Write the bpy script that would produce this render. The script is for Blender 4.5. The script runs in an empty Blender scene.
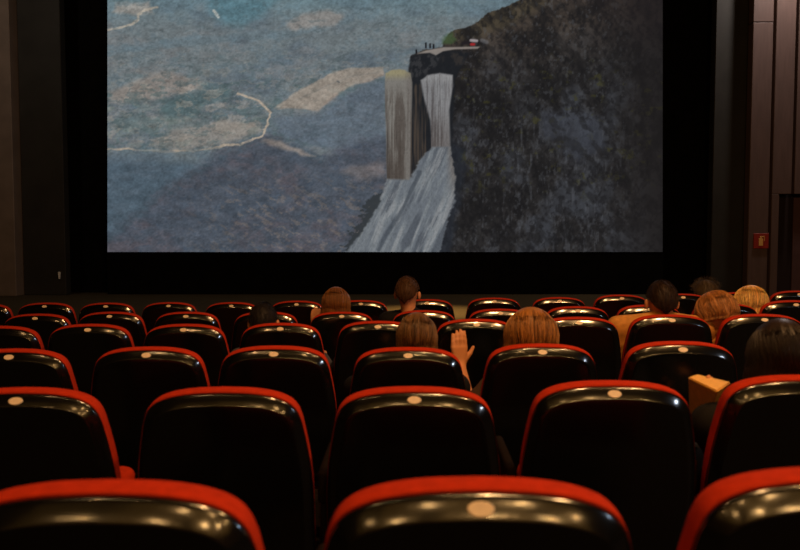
import bpy, bmesh, math, random
import numpy as np
from mathutils import Vector, Matrix, Euler
random.seed(7); RNG = np.random.default_rng(11)
S = bpy.context.scene
COL = S.collection
PI = math.pi
F = 700.0                                   # focal length in pixels of the 800 px wide frame
CAMZ = 1.517
PITCH = math.atan(35.0/F)
R = math.radians

# ------------------------------------------------------------------ camera
cd = bpy.data.cameras.new('camera'); cam = bpy.data.objects.new('camera', cd); COL.objects.link(cam)
cam.location = (0, 0, CAMZ); cam.rotation_euler = (PI/2-PITCH, 0, 0)
cd.sensor_width = 36; cd.lens = 36*F/800; cd.clip_start = .05; cd.clip_end = 200
cd.dof.use_dof = True; cd.dof.focus_distance = 7.5; cd.dof.aperture_fstop = 4.0
S.camera = cam
S.view_settings.view_transform = 'Standard'; S.view_settings.look = 'None'
S.view_settings.exposure = 0; S.view_settings.gamma = 1; S.view_settings.use_curve_mapping = False
w = bpy.data.worlds.new('world'); S.world = w; w.use_nodes = True
w.node_tree.nodes['Background'].inputs[0].default_value = (.002, .0017, .0014, 1)

def at(px, py, Y):
    """the point of the room at distance Y that the photograph shows at px, py"""
    u = (px-400)/F; v = (275-py)/F
    c, s = math.cos(PITCH), math.sin(PITCH)
    dy = c+v*s; dz = -s+v*c
    return Vector((u*Y/dy, Y, CAMZ+dz*Y/dy))

def lin(c):
    return tuple((x/255/12.92 if x/255 <= .04045 else ((x/255+.055)/1.055)**2.4) for x in c)

# ------------------------------------------------------------------ materials
def mat(name, col, rough=.6, spec=.5, metal=0, var=.0, scale=30, bump=0, bscale=200, coat=0, ior=None, sheen=0, stretch=None, attr=None):
    m = bpy.data.materials.new(name); m.use_nodes = True
    nt = m.node_tree; b = nt.nodes['Principled BSDF']
    b.inputs['Roughness'].default_value = rough; b.inputs['Metallic'].default_value = metal
    b.inputs['Specular IOR Level'].default_value = spec
    if ior: b.inputs['IOR'].default_value = ior
    if coat: b.inputs['Coat Weight'].default_value = coat; b.inputs['Coat Roughness'].default_value = rough*.5
    if sheen: b.inputs['Sheen Weight'].default_value = sheen
    c = tuple(col)+(1,)
    b.inputs['Base Color'].default_value = c
    tc = nt.nodes.new('ShaderNodeTexCoord'); vec = tc.outputs['Object']
    if stretch:
        mp = nt.nodes.new('ShaderNodeMapping'); mp.inputs['Scale'].default_value = stretch
        nt.links.new(vec, mp.inputs['Vector']); vec = mp.outputs['Vector']
    if var:
        n = nt.nodes.new('ShaderNodeTexNoise'); n.inputs['Scale'].default_value = scale; n.inputs['Detail'].default_value = 4
        r = nt.nodes.new('ShaderNodeValToRGB')
        r.color_ramp.elements[0].position = .3; r.color_ramp.elements[1].position = .7
        r.color_ramp.elements[0].color = tuple(x*(1-var) for x in col)+(1,)
        r.color_ramp.elements[1].color = tuple(min(1, x*(1+var)) for x in col)+(1,)
        nt.links.new(vec, n.inputs['Vector']); nt.links.new(n.outputs['Fac'], r.inputs['Fac'])
        nt.links.new(r.outputs['Color'], b.inputs['Base Color'])
    if attr:
        a = nt.nodes.new('ShaderNodeAttribute'); a.attribute_name = attr
        nt.links.new(a.outputs['Color'], b.inputs['Base Color'])
    if bump:
        n2 = nt.nodes.new('ShaderNodeTexNoise'); n2.inputs['Scale'].default_value = bscale; n2.inputs['Detail'].default_value = 3
        bp = nt.nodes.new('ShaderNodeBump'); bp.inputs['Strength'].default_value = bump; bp.inputs['Distance'].default_value = .002
        nt.links.new(vec, n2.inputs['Vector']); nt.links.new(n2.outputs['Fac'], bp.inputs['Height'])
        nt.links.new(bp.outputs['Normal'], b.inputs['Normal'])
    return m

M = {}
M['red'] = mat('red_fabric', (.43, .027, .006), .9, .1, var=.12, scale=60, bump=.25, bscale=500)
M['shell'] = mat('black_plastic', (.003, .003, .003), .15, .5, ior=1.9, bump=.08, bscale=45)
M['plate'] = mat('cream_plastic', (.85, .68, .48), .4, .4, var=.1, scale=90)
M['arm'] = mat('dark_brown_plastic', (.010, .006, .004), .85, .05, var=.2, scale=20)
M['metal'] = mat('black_metal', (.006, .006, .006), .5, .4)
M['floor'] = mat('dark_carpet', (.012, .009, .008), .95, .1, var=.4, scale=40, bump=.4)
M['stage'] = mat('brown_stage_boards', (.045, .034, .017), .9, .04, var=.25, scale=6, stretch=(.3, 6, 1))
M['mask'] = mat('black_masking_cloth', (.0022, .0020, .0018), .95, .05, var=.3, scale=5)
M['panel'] = mat('dark_grey_panel', (.018, .017, .014), .6, .15, var=.15, scale=3)
M['brown'] = mat('brown_wall_board', (.075, .047, .039), .5, .3, var=.12, scale=4, stretch=(6, 6, .6))
M['grey_brown'] = mat('grey_brown_wall_board', (.12, .092, .072), .6, .3, var=.12, scale=4)
M['dark'] = mat('dark_gap', (.016, .010, .009), .8, .1)
M['door'] = mat('dark_door', (.06, .030, .028), .5, .3, var=.1, scale=6)
M['wall'] = mat('dark_red_wall', (.035, .02, .015), .8, .2, var=.2, scale=5)
M['backwall'] = mat('wood_rear_wall', (.25, .15, .07), .6, .3, var=.3, scale=8, stretch=(8, 1, 1))
M['ceil'] = mat('black_ceiling', (.008, .007, .006), .9, .1, var=.2, scale=5)
M['signred'] = mat('sign_red', (.22, .016, .008), .5, .3, var=.05)
M['signyel'] = mat('sign_cream', (.55, .30, .08), .5, .3, var=.05)
M['white'] = mat('pale_plastic', (.5, .5, .47), .5, .3, var=.05)
M['box'] = mat('yellow_card', (.85, .48, .085), .55, .3, var=.12, scale=60, bump=.1, bscale=80)
M['skin'] = mat('skin', (.60, .25, .11), .55, .35, var=.08, scale=25)
M['trouser'] = mat('dark_trousers', (.012, .013, .018), .85, .2, var=.2, scale=60)
M['shoe'] = mat('dark_shoe', (.012, .010, .009), .5, .3, var=.2, scale=30)

# ------------------------------------------------------------------ object helpers
def mesh_obj(name, verts, faces, m, parent=None, smooth=True):
    me = bpy.data.meshes.new(name); me.from_pydata([tuple(v) for v in verts], [], [tuple(f) for f in faces]); me.update()
    me.materials.append(m)
    if smooth: me.polygons.foreach_set('use_smooth', [True]*len(me.polygons))
    o = bpy.data.objects.new(name, me); COL.objects.link(o)
    if parent: o.parent = parent
    return o
def bm_obj(name, bm, m, parent=None, smooth=False):
    bmesh.ops.recalc_face_normals(bm, faces=bm.faces)
    me = bpy.data.meshes.new(name); bm.to_mesh(me); bm.free(); me.materials.append(m)
    if smooth: me.polygons.foreach_set('use_smooth', [True]*len(me.polygons))
    o = bpy.data.objects.new(name, me); COL.objects.link(o)
    if parent: o.parent = parent
    return o
def add_box(bm, a, b, bev=0, seg=2, mtx=None):
    r = bmesh.ops.create_cube(bm, size=1)['verts']
    for v in r:
        v.co = Vector(((a[0]+b[0])/2+v.co.x*(b[0]-a[0]), (a[1]+b[1])/2+v.co.y*(b[1]-a[1]), (a[2]+b[2])/2+v.co.z*(b[2]-a[2])))
    vs = r
    if bev:
        es = list({e for v in r for e in v.link_edges})
        g = bmesh.ops.bevel(bm, geom=es, offset=bev, segments=seg, affect='EDGES', profile=.5)
        vs = list({v for f in g['faces'] for v in f.verts} | {v for v in r if v.is_valid})
    if mtx is not None:
        for v in vs: v.co = mtx @ v.co
    return vs
def box_obj(name, a, b, m, parent=None, bev=0, seg=2, mtx=None, smooth=False):
    bm = bmesh.new(); add_box(bm, a, b, bev, seg, mtx); return bm_obj(name, bm, m, parent, smooth)
def struct(o): o['kind'] = 'structure'; return o
def tag(o, label, cat, group=None):
    o['label'] = label; o['category'] = cat
    if group: o['group'] = group
    return o
def empty(name, loc, rz=0):
    o = bpy.data.objects.new(name, None); COL.objects.link(o); o.location = loc; o.rotation_euler = (0, 0, rz); o.empty_display_size = .1
    return o

# ------------------------------------------------------------------ the seats: where each one stands
# (centre px, y px of its top edge) as read off the photograph, nearest row first
ROWY = [1.035, 2.02, 2.95, 4.02, 5.07, 6.06]
ROWS = [
 [(103, 479), (478, 476), (850, 466)],
 [(22, 386), (223, 385.5), (414, 385), (611, 379), (803, 373.5)],
 [(13, 347.5), (149, 345.5), (275, 344.5), (408, 346), (541, 342.5), (680, 340), (814, 338)],
 [(-2, 325), (90, 323), (185, 323), (281, 322), (378, 320), (476, 318), (578, 316), (670, 313.5), (762, 313)],
 [(37, 313), (111, 311), (187, 311), (266, 311), (342, 311), (424, 309.5), (500, 308), (577, 305.5), (649, 304), (725, 302.5), (794, 299.5)],
 [(-17, 303), (46, 302), (107, 302), (169.5, 301.5), (232, 301.5), (297, 300), (361, 299.5), (427, 298.5), (494, 297), (559, 296.5), (621, 294), (682, 293), (740, 291.5), (798, 290)],
]
TOPZ = .984                                  # height of the cushion's top edge above the floor
# floor: a gently raked, slightly sideways leaning surface fitted to the seats
P = []
for r, row in enumerate(ROWS):
    for px, py in row:
        p = at(px, py, ROWY[r]); P.append((p.x, p.y, p.z-TOPZ))
P = np.array(P)
def basis(x, y): return np.stack([np.ones_like(x), x, y, y*y, x*y, x*x, y*y*y, x*x*y], -1)
COEF = np.linalg.lstsq(basis(P[:, 0], P[:, 1]), P[:, 2], rcond=None)[0]
def floor_z(x, y):
    x = np.clip(np.asarray(x, float), -3.7, 3.7); y = np.clip(np.asarray(y, float), .9, 6.6)
    x = np.clip(x, -.62*y-.2, .62*y+.2)
    return basis(x, y) @ COEF
res = (P[:, 2]-floor_z(P[:, 0], P[:, 1]))*F/P[:, 1]
print('floor fit residual px', np.abs(res).max().round(2))
FZ0 = float(floor_z(0, 6.6))

# ------------------------------------------------------------------ one cinema seat
def cr(pts, n):
    out = []
    pts = [Vector(p) for p in pts]
    for i in range(len(pts)-1):
        p0 = pts[max(i-1, 0)]; p1 = pts[i]; p2 = pts[i+1]; p3 = pts[min(i+2, len(pts)-1)]
        for k in range(n):
            t = k/n
            out.append(.5*((2*p1)+(-p0+p2)*t+(2*p0-5*p1+4*p2-p3)*t*t+(-p0+3*p1-3*p2+p3)*t**3))
    out.append(pts[-1]); return out
half = cr([(0, 0), (.07, -.0025), (.12, -.009), (.155, -.018), (.184, -.032), (.205, -.053), (.218, -.082), (.226, -.118), (.235, -.17), (.244, -.24), (.249, -.33), (.249, -.42), (.249, -.53), (.236, -.575), (.19, -.597), (.1, -.6), (0, -.6)], 4)
half = [Vector((p.x*1.045, p.y)) for p in half]
OUT = [(p.x, p.y) for p in half] + [(-p.x, p.y) for p in half[-2:0:-1]]
NO = len(OUT)
NRM = []
for i in range(NO):
    a = Vector(OUT[i-1]); b = Vector(OUT[(i+1) % NO]); t = (b-a).normalized(); NRM.append((-t.y, t.x) if False else (t.y*-1, t.x))
NRM = [(-n[0], -n[1]) if (n[0]*OUT[i][0]+n[1]*(OUT[i][1]+.25)) < 0 else n for i, n in enumerate(NRM)]
ALPHA = R(10); BASEH = .377
def bpos(x, h, t):
    return (x, -(h+.6)*math.sin(ALPHA)+t*math.cos(ALPHA), BASEH+(h+.6)*math.cos(ALPHA)+t*math.sin(ALPHA))
def loft(layers, cap0=True, cap1=True):
    """layers: list of (t, inset function)"""
    V, Fc = [], []
    for t, f in layers:
        for (x, h), n in zip(OUT, NRM):
            d = f(n, h); tt = t(n, h) if callable(t) else t
            V.append(bpos(x-n[0]*d, h-n[1]*d, tt))
    L = len(layers)
    for k in range(L-1):
        for i in range(NO):
            j = (i+1) % NO
            Fc.append((k*NO+i, k*NO+j, (k+1)*NO+j, (k+1)*NO+i))
    if cap0: Fc.append(tuple(range(NO-1, -1, -1)))
    if cap1: Fc.append(tuple((L-1)*NO+i for i in range(NO)))
    return V, Fc
def fix(o):
    bm = bmesh.new(); bm.from_mesh(o.data); bmesh.ops.recalc_face_normals(bm, faces=bm.faces); bm.to_mesh(o.data); bm.free()
    return o
def c_(v): return lambda n, h: v
# profile of the shell's bevel: a facet that turns from steep to flat, then the flat back
BEV = [(-.002, .0005)]
_t, _i = -.003, .001
for phi, di in [(43-1.2*k, .0031) for k in range(9)]+[(22, .0016), (8, .0016), (1, .012)]:
    _t -= math.tan(R(phi))*di; _i += di; BEV.append((_t, _i))
def make_seat(down):
    root = empty('cinema_chair', (0, 0, 0))
    # back shell: rounded rim, broad bevel, flat back
    lay = [(.02, c_(.004)), (.004, c_(.001))]
    for t_, i_ in BEV: lay.append((t_, c_(i_)))
    V, Fc = loft(lay); so = fix(mesh_obj('back_shell', V, Fc, M['shell'], root))
    for f_ in so.data.polygons:                   # the hidden rim wall is flat shaded, which keeps its edge crisp
        if f_.index < 2*NO or len(f_.vertices) > 4 and f_.index == (len(lay)-1)*NO: f_.use_smooth = False
    # cushion: stands proud of the shell along the top
    over = lambda n, h: -.003+.008*max(0, n[1])**.7
    lay = [(.004, lambda n, h: .004), (.003, lambda n, h: -over(n, h)*.5), (.008, lambda n, h: -over(n, h)*.9), (.02, lambda n, h: -over(n, h)), (.03, lambda n, h: -over(n, h))]
    for k in range(1, 7):
        a = k/6*PI/2
        lay.append((.03+.045*math.sin(a), lambda n, h, a=a: -over(n, h)*math.cos(a)+.045*(1-math.cos(a))))
    V, Fc = loft(lay); fix(mesh_obj('backrest_cushion', V, Fc, M['red'], root))
    # number plate: oval disc lying on the bevel below the top edge
    bm = bmesh.new()
    (ct, ch), phi = BEV[5], R(39)
    q = bpos(0, -ch, ct-.0005)
    bmesh.ops.create_cone(bm, cap_ends=True, segments=24, radius1=.5, radius2=.44, depth=1)
    for v in bm.verts: v.co = Vector((v.co.x*.042, v.co.y*.024, v.co.z*.0035))
    nrm = Vector(bpos(0, math.sin(phi), -math.cos(phi)))-Vector(bpos(0, 0, 0))
    rot = nrm.to_track_quat('Z', 'Y').to_matrix().to_4x4()
    for v in bm.verts: v.co = Matrix.Translation(Vector(q)) @ (rot @ v.co)
    o = bm_obj('number_plate', bm, M['plate'], root, False); o['label'] = 'cream oval number plate'
    # seat cushion, tipped up or let down
    bm = bmesh.new()
    if down:
        add_box(bm, (-.245, .04, .375), (.245, .50, .455), .035, 4)
    else:
        add_box(bm, (-.236, -.05, -.20), (.236, .05, .20), .04, 4, Matrix.Translation((0, .185, .462)) @ Matrix.Rotation(R(9), 4, 'X'))
    bm_obj('seat_cushion', bm, M['red'], root, True)
    # under-seat beam, bracket and foot
    bm = bmesh.new(); add_box(bm, (-.255, .03, .33), (.255, .10, .372), .006, 1); add_box(bm, (-.03, -.035, .33), (.03, .05, .50), .004, 1)
    bm_obj('beam', bm, M['metal'], root)
    # armrest on its stand at the left side
    a = box_obj('armrest', (-.293, .0, .60), (-.262, .34, .70), M['arm'], root, .012, 3, smooth=True)
    a2 = box_obj('armrest_stand', (-.29, .03, .02), (-.265, .20, .602), M['metal'], root, .008, 2)
    box_obj('foot', (-.30, .01, -.02), (-.25, .26, .022), M['metal'], root, .006, 2)
    return root
def copy_tree(o, parent=None):
    c = o.copy(); COL.objects.link(c)
    if parent: c.parent = parent
    for ch in list(o.children): copy_tree(ch, c)
    return c
proto_up = make_seat(False); proto_down = make_seat(True)
NO_PLATE = {(0, 0), (1, 1), (1, 4)}   # these show no plate
used = {'u': False, 'd': False}
PEOPLE_SEATS = {(1, 4), (2, 3), (2, 4), (3, 3), (3, 7), (3, 8), (4, 4), (4, 5), (4, 9), (5, 11)}
ROWNAME = ['nearest row', 'second row from the front edge', 'third row', 'fourth row', 'fifth row', 'farthest row']
GROUP = ['chairs of the nearest row', 'chairs of the second nearest row', 'chairs of the third nearest row', 'chairs of the fourth nearest row', 'chairs of the fifth nearest row', 'chairs of the farthest row by the screen']
ORD = ['leftmost', 'second from left', 'third from left', 'fourth from left', 'fifth from left', 'sixth from left', 'seventh from left', 'eighth from left', 'ninth from left', 'tenth from left', 'eleventh from left', 'twelfth from left', 'thirteenth from left', 'fourteenth from left']
RN = ['nearest row', 'second nearest row', 'third nearest row', 'fourth nearest row', 'fifth nearest row', 'farthest row']
OCC = {(1, 4): 'holding the black haired woman', (2, 3): 'holding the brown haired woman', (2, 4): 'holding the golden haired woman', (3, 3): 'holding the dark headed viewer',
       (3, 7): 'holding the man in the tan shirt', (3, 8): 'holding the auburn haired woman', (4, 4): 'holding the chestnut haired woman', (4, 5): 'holding the short haired man',
       (4, 9): 'holding the blonde woman', (5, 11): 'holding the spiky haired viewer'}
SEAT = {}; BARE = []
for r, row in enumerate(ROWS):
    for k, (px, py) in enumerate(row):
        p = at(px, py, ROWY[r])
        occ = (r, k) in PEOPLE_SEATS
        key = 'd' if occ else 'u'; pr = proto_down if occ else proto_up
        if not used[key]: o = pr; used[key] = True
        else: o = copy_tree(pr)
        BARE.append(o) if (r, k) in NO_PLATE else None
        # rows bend gently round the screen
        rz = -R(2.2)*p.x
        loc = Vector((p.x, p.y, 0)) - Matrix.Rotation(rz, 3, 'Z') @ Vector((0, -.078, 0))
        loc.z = float(floor_z(p.x, p.y))+(p.z-TOPZ-float(floor_z(p.x, p.y)))*.999
        o.location = loc; o.rotation_euler = (0, 0, rz)
        pos = ORD[k] if k < len(row)-1 else 'rightmost'
        if r == 0: lab = {0: 'big red and black cinema chair at the bottom left corner of the nearest row', 1: 'big red and black cinema chair in the bottom middle, nearest row', 2: 'big red and black cinema chair cut off at the bottom right corner, nearest row'}[k]
        else:
            lab = f'red and black cinema chair, {pos} in the {RN[r]}'
            if (r, k) in OCC: lab = f'red and black cinema chair {OCC[(r, k)]}, {RN[r]}'
        tag(o, lab, 'chair', GROUP[r])
        SEAT[(r, k)] = (loc.copy(), rz, o)

for o in BARE:
    for c in list(o.children):
        if c.name.startswith('number_plate'): bpy.data.objects.remove(c)
# ------------------------------------------------------------------ the room
YS = 13.0; XW = 8.2; ZC = 8.2; YB = -3.6
nx, ny = 66, 60
xs = np.linspace(-XW, XW, nx); ys = np.concatenate([[YB], np.linspace(.6, 7.2, ny-2), [YS+.7]])
V = []; Fc = []
# exact seat bases pull the carpet to themselves so that every seat stands on it
SB = np.array([[s[0].x, s[0].y+.1, s[0].z] for s in SEAT.values()])
for y in ys:
    zz = floor_z(xs, np.full_like(xs, y))
    dr = SB[:, 2]-floor_z(SB[:, 0], SB[:, 1])
    for x, z in zip(xs, zz):
        wt = np.exp(-((SB[:, 0]-x)**2+(SB[:, 1]-y)**2)/.08)
        V.append((x, y, z+float((wt*dr).sum()/(wt.sum()+.05))))
for j in range(ny-1):
    for i in range(nx-1): Fc.append((j*nx+i, j*nx+i+1, (j+1)*nx+i+1, (j+1)*nx+i))
struct(mesh_obj('floor', V, Fc, M['floor']))
zf = FZ0
zlow = -.4
struct(box_obj('wall_front', (-XW, YS+.5, zlow), (XW, YS+.7, ZC), M['mask']))
struct(box_obj('wall_left', (-XW-.2, YB, zlow), (-XW, YS+.7, ZC), M['wall']))
struct(box_obj('wall_right', (XW, YB, zlow), (XW+.2, YS+.7, ZC), M['wall']))
struct(box_obj('wall_back', (-XW, YB-.2, zlow), (XW, YB, ZC), M['backwall']))
struct(box_obj('ceiling', (-XW-.2, YB-.2, ZC), (XW+.2, YS+.7, ZC+.2), M['ceil']))
# low stage in front of the screen
zst = at(400, 294.5, YS).z
bm = bmesh.new(); add_box(bm, (-XW+.02, 8.6, zf-.1), (XW-.02, YS+.5, zst), .01, 1)
struct(bm_obj('stage', bm, M['stage'])); 
# front wall cladding left: board, dark slot, dark pilaster
def px_box(x0, x1, y0, y1, Y, th, m, name, bev=0):
    a = at(x0, y1, Y); b = at(x1, y0, Y)
    return box_obj(name, (a.x, Y, a.z), (b.x, Y+th, b.z), m, None, bev, 1)
YP = 12.85
def floor_box(x0, x1, Y, th, m, name, bev=0, top=ZC-.01):
    a = at(x0, 120, Y); b = at(x1, 120, Y)
    return box_obj(name, (a.x, Y, zst), (b.x, Y+th, top), m, None, bev, 1)
struct(floor_box(19.5, 62, YP, .2, M['panel'], 'trim_1', .01))
struct(floor_box(13.5, 18.5, YP+.12, .06, M['dark'], 'trim_2'))
struct(floor_box(-60, 11.5, 12.6, .4, M['grey_brown'], 'trim_3', .01))
struct(floor_box(714, 749, YP, .2, M['panel'], 'trim_4', .01))
# right cladding boards with grooves
struct(floor_box(750, 860, 12.78, .2, M['dark'], 'trim_5'))
n = 6
def rboard(x0, x1, y0, y1, tp=None):
    a = at(x0, y1, 12.6); b = at(x1, y0, 12.6); a.x = at(x0, 120, 12.6).x; b.x = at(x1, 120, 12.6).x
    global n
    o = box_obj(f'trim_{n}', (a.x, 12.6, a.z if y1 < 290 else zst), (b.x, 12.78, b.z if y0 > -50 else ZC-.02), M['brown'], None, .008, 1); n += 1
    return struct(o)
rboard(751, 771, -400, 21.8); rboard(751, 771, 22.4, 400)
rboard(774, 793.5, -400, 194); rboard(774, 781.5, 194, 400)
rboard(796.5, 818, -400, 194); rboard(820, 842, -400, 194)
# door in its recess
a = at(782, 196, 12.6); b = at(838, 196, 12.6)
dr = box_obj('door_1', (at(794, 200, 12.72).x, 12.72, zst), (b.x, 12.765, a.z-.02), M['door'], None, .006, 1); struct(dr)
box_obj('door_handle', (at(806, 260, 12.7).x, 12.66, 1.35), (at(808, 260, 12.7).x, 12.72, 1.6), M['metal'], dr, .004, 1)
# small pale fitting on the left pilaster
bm = bmesh.new(); q = at(59.8, 275.5, YP)
vs = add_box(bm, (q.x-.022, YP-.03, q.z-.065), (q.x+.022, YP, q.z+.065), .004, 1)
for v in bm.verts:
    if v.co.z < q.z: v.co.x = q.x+(v.co.x-q.x)*.45
tag(bm_obj('wall_hook', bm, M['white']), 'small pale fitting on the dark pilaster left of the screen', 'wall fitting')
# red fire equipment sign
q = at(761, 241, 12.59); sg = empty('fire_sign', (q.x, 12.60, q.z)); tag(sg, 'small square red sign with a pale extinguisher symbol on the right wall', 'sign')
box_obj('sign_plate', (-.135, -.02, -.135), (.135, 0, .135), M['signred'], sg, .006, 1)
bm = bmesh.new()
for a, b in [((-.045, -.026, -.085), (.03, -.019, .045)), ((-.025, -.026, .045), (.012, -.019, .072)), ((-.03, -.026, .072), (.055, -.019, .086)), ((.045, -.026, .0), (.058, -.019, .08))]:
    add_box(bm, a, b, .003, 1)
bm_obj('sign_symbol', bm, M['signyel'], sg)
for (a, b) in [((-.12, -.026, .108), (.12, -.019, .12)), ((-.12, -.026, -.12), (.12, -.019, -.108))]: pass

# ------------------------------------------------------------------ the picture on the screen
def vnoise(x, y, seed):
    xi = np.floor(x).astype(np.int64); yi = np.floor(y).astype(np.int64); xf = x-xi; yf = y-yi
    def h(a, b):
        v = np.sin(a*127.1+b*311.7+seed*74.7)*43758.5453; return v-np.floor(v)
    u = xf*xf*(3-2*xf); v = yf*yf*(3-2*yf)
    return (h(xi, yi)*(1-u)+h(xi+1, yi)*u)*(1-v)+(h(xi, yi+1)*(1-u)+h(xi+1, yi+1)*u)*v
def fbm(x, y, seed, oct=5):
    s = 0; a = .5; t = 0
    for k in range(oct):
        s = s+a*vnoise(x*2**k, y*2**k, seed+k); t += a; a *= .55
    return s/t
def sst(a, b, x): t = np.clip((x-a)/(b-a), 0, 1); return t*t*(3-2*t)
def poly_mask(pts, X, Y, soft=1.5):
    """signed distance to a polygon, smoothed"""
    pts = np.array(pts, float); n = len(pts)
    d = np.full(X.shape, 1e9); ins = np.zeros(X.shape, bool)
    for i in range(n):
        a = pts[i]; b = pts[(i+1) % n]; e = b-a
        wx = X-a[0]; wy = Y-a[1]
        t = np.clip((wx*e[0]+wy*e[1])/(e@e), 0, 1)
        d = np.minimum(d, (wx-e[0]*t)**2+(wy-e[1]*t)**2)
        c = ((a[1] > Y) != (b[1] > Y)) & (X < (b[0]-a[0])*(Y-a[1])/((b[1]-a[1]) if b[1] != a[1] else 1e-9)+a[0])
        ins ^= c
    d = np.sqrt(d); d = np.where(ins, d, -d)
    return sst(-soft, soft, d)
def line_mask(pts, X, Y, wd):
    d = np.full(X.shape, 1e9)
    for a, b in zip(pts[:-1], pts[1:]):
        a = np.array(a, float); b = np.array(b, float); e = b-a
        wx = X-a[0]; wy = Y-a[1]; t = np.clip((wx*e[0]+wy*e[1])/(e@e), 0, 1)
        d = np.minimum(d, (wx-e[0]*t)**2+(wy-e[1]*t)**2)
    return 1-sst(wd*.4, wd*1.3, np.sqrt(d))
def paint(X, Y):
    C = np.zeros(X.shape+(3,))
    def put(col, m):
        nonlocal C
        col = np.array(col, float); C = C*(1-m[..., None])+col*m[..., None]
    n1 = fbm(X/60, Y/28, 1); n2 = fbm(X/16, Y/8, 5); n3 = fbm(X/5, Y/3, 9)
    wx = X+(fbm(X/14, Y/9, 21)-.5)*10; wy = Y+(fbm(X/14, Y/9, 33)-.5)*7
    nm = fbm(X/9, Y/6, 301, 5); ng = fbm(X/1.8, Y/1.5, 307, 3)
    C[:] = (101, 111, 118)
    put((84, 97, 110), sst(.40, .62, n1)*.8)
    put((112, 115, 120), sst(.5, .72, fbm(X/34, Y/14, 311))*.6)
    put((70, 86, 98), sst(.56, .70, nm)*.4)
    put((92, 122, 136), sst(32, -14, Y+.12*(X-240)*0+8*(n1-.5))*.75)
    put((76, 111, 126), poly_mask([(205, -5), (285, -8), (262, 14), (240, 26), (226, 24), (214, 14)], wx, wy, 7)*.85)
    put((112, 140, 150), poly_mask([(225, -60), (290, -60), (270, -3), (240, -4)], wx, wy, 9)*.6)
    put((88, 108, 122), line_mask([(107, 50), (200, 40), (290, 34), (350, 18)], wx, wy, 5)*.45)
    beige = (146, 130, 120)
    put((140, 134, 130), poly_mask([(116, 4), (150, 0), (153, 12), (130, 14), (114, 12)], wx, wy, 3)*.8)
    put((160, 152, 142), line_mask([(107, 29), (129, 25), (138, 20), (137, 14), (146, 10), (157, 7)], X+4*(n2-.5), Y+4*(n2-.5), 1.3)*.9)
    put((170, 172, 170), line_mask([(213.5, 10.5), (218, 16.5)], X+2*(n3-.5), Y, 1.7)*.9)
    put((132, 126, 124), poly_mask([(287, 22), (300, 15), (330, 10), (344, 16), (334, 27), (310, 28), (294, 30)], wx, wy, 3)*.75)
    put((136, 124, 118), poly_mask([(136, 82), (165, 72), (198, 79), (204, 90), (170, 96), (150, 101), (108, 103), (108, 92)], wx, wy, 4)*.7)
    put(beige, poly_mask([(277, 109), (285, 101), (300, 91), (334, 71), (383, 67), (385, 76), (352, 86), (336, 97), (319, 111), (300, 108)], X+3*(n2-.5), Y+4*(n2-.5), 1.6)*.9)
    put((118, 114, 112), line_mask([(300, 98), (345, 76), (380, 71)], wx, wy, 1.2)*.4)
    put((66, 88, 94), poly_mask([(157, 112), (165, 100), (190, 92), (225, 87), (232, 95), (205, 104), (196, 115), (170, 120)], wx, wy, 5)*.75)
    put((70, 92, 96), sst(.56, .66, fbm(X/9, Y/5, 55))*sst(60, 90, Y)*sst(160, 140, Y)*.5)
    put((136, 126, 118), poly_mask([(172, 130), (217, 121), (259, 123), (263, 133), (236, 139), (214, 148), (172, 148), (150, 146)], wx, wy, 4)*.65)
    put((120, 128, 122), poly_mask([(110, 122), (160, 116), (196, 120), (170, 130), (120, 131)], wx, wy, 5)*.4)
    # small fields on the valley floor
    gx = X/17+1.1*(n2-.5)+Y/50; gy = Y/7.0+1.3*(n3-.5)+X/70+1.2*(n1-.5)
    d1 = np.full(X.shape, 9.); d2 = d1.copy(); cell = np.zeros(X.shape)
    for ox in (-1, 0, 1):
        for oy in (-1, 0, 1):
            cx_ = np.floor(gx)+ox; cy_ = np.floor(gy)+oy
            d_ = np.hypot(gx-cx_-.1-.8*vnoise(cx_, cy_, 511), gy-cy_-.1-.8*vnoise(cx_, cy_, 517)); c_n = vnoise(cx_, cy_, 523)
            d2 = np.where(d_ < d1, d1, np.minimum(d2, d_)); cell = np.where(d_ < d1, c_n, cell); d1 = np.minimum(d1, d_)
    vf = poly_mask([(96, 100), (140, 78), (200, 76), (262, 100), (276, 118), (262, 138), (214, 147), (96, 148)], wx, wy, 12)*sst(.0, .22, d2-d1)
    put((142, 133, 126), vf*sst(.70, .74, cell)*.45)
    put((80, 97, 102), vf*sst(.34, .28, cell)*.5)
    put((114, 124, 121), vf*sst(.44, .47, cell)*sst(.56, .53, cell)*.4)
    # hedges, tracks and strips of dry grass
    tl = sst(.60, .66, fbm(wx/6+Y/20, wy/2.6, 541, 4)); ls = sst(.62, .67, fbm(wx/7-Y/20, wy/2.6, 547, 4))
    zone = sst(40, 66, Y)*sst(158, 146, Y)
    put((70, 86, 92), tl*zone*.42); put((132, 128, 123), ls*zone*.3)
    put((76, 92, 100), sst(.60, .68, fbm(X/6, Y/2.6, 551, 4))*sst(66, 40, Y)*.35)
    put((136, 128, 121), poly_mask([(274, 108), (285, 100), (298, 90), (326, 76), (347, 67.5), (381, 67), (384, 73), (354, 85), (338, 92), (326, 100), (318, 111), (298, 108)], X+3*(n3-.5), Y+2*(n3-.5), 1.2)*.85)
    put((120, 116, 113), line_mask([(296, 100), (330, 84), (352, 76), (378, 72)], X, Y, .8)*.5)
    put((70, 74, 80), line_mask([(337.5, 81), (339, 82)], X, Y, 1.1)*.7)
    # slopes right of the road
    put((82, 94, 110), poly_mask([(275, 116), (320, 112), (350, 90), (384, 80), (388, 150), (330, 150), (280, 135)], wx, wy, 6)*.75)
    # near ridge
    ridge = [(60, 290), (107, 236), (127, 221), (154, 199), (184, 176), (214, 155), (251, 142), (270, 138), (300, 147), (322, 157), (352, 143), (380, 138), (420, 150), (420, 290)]
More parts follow.
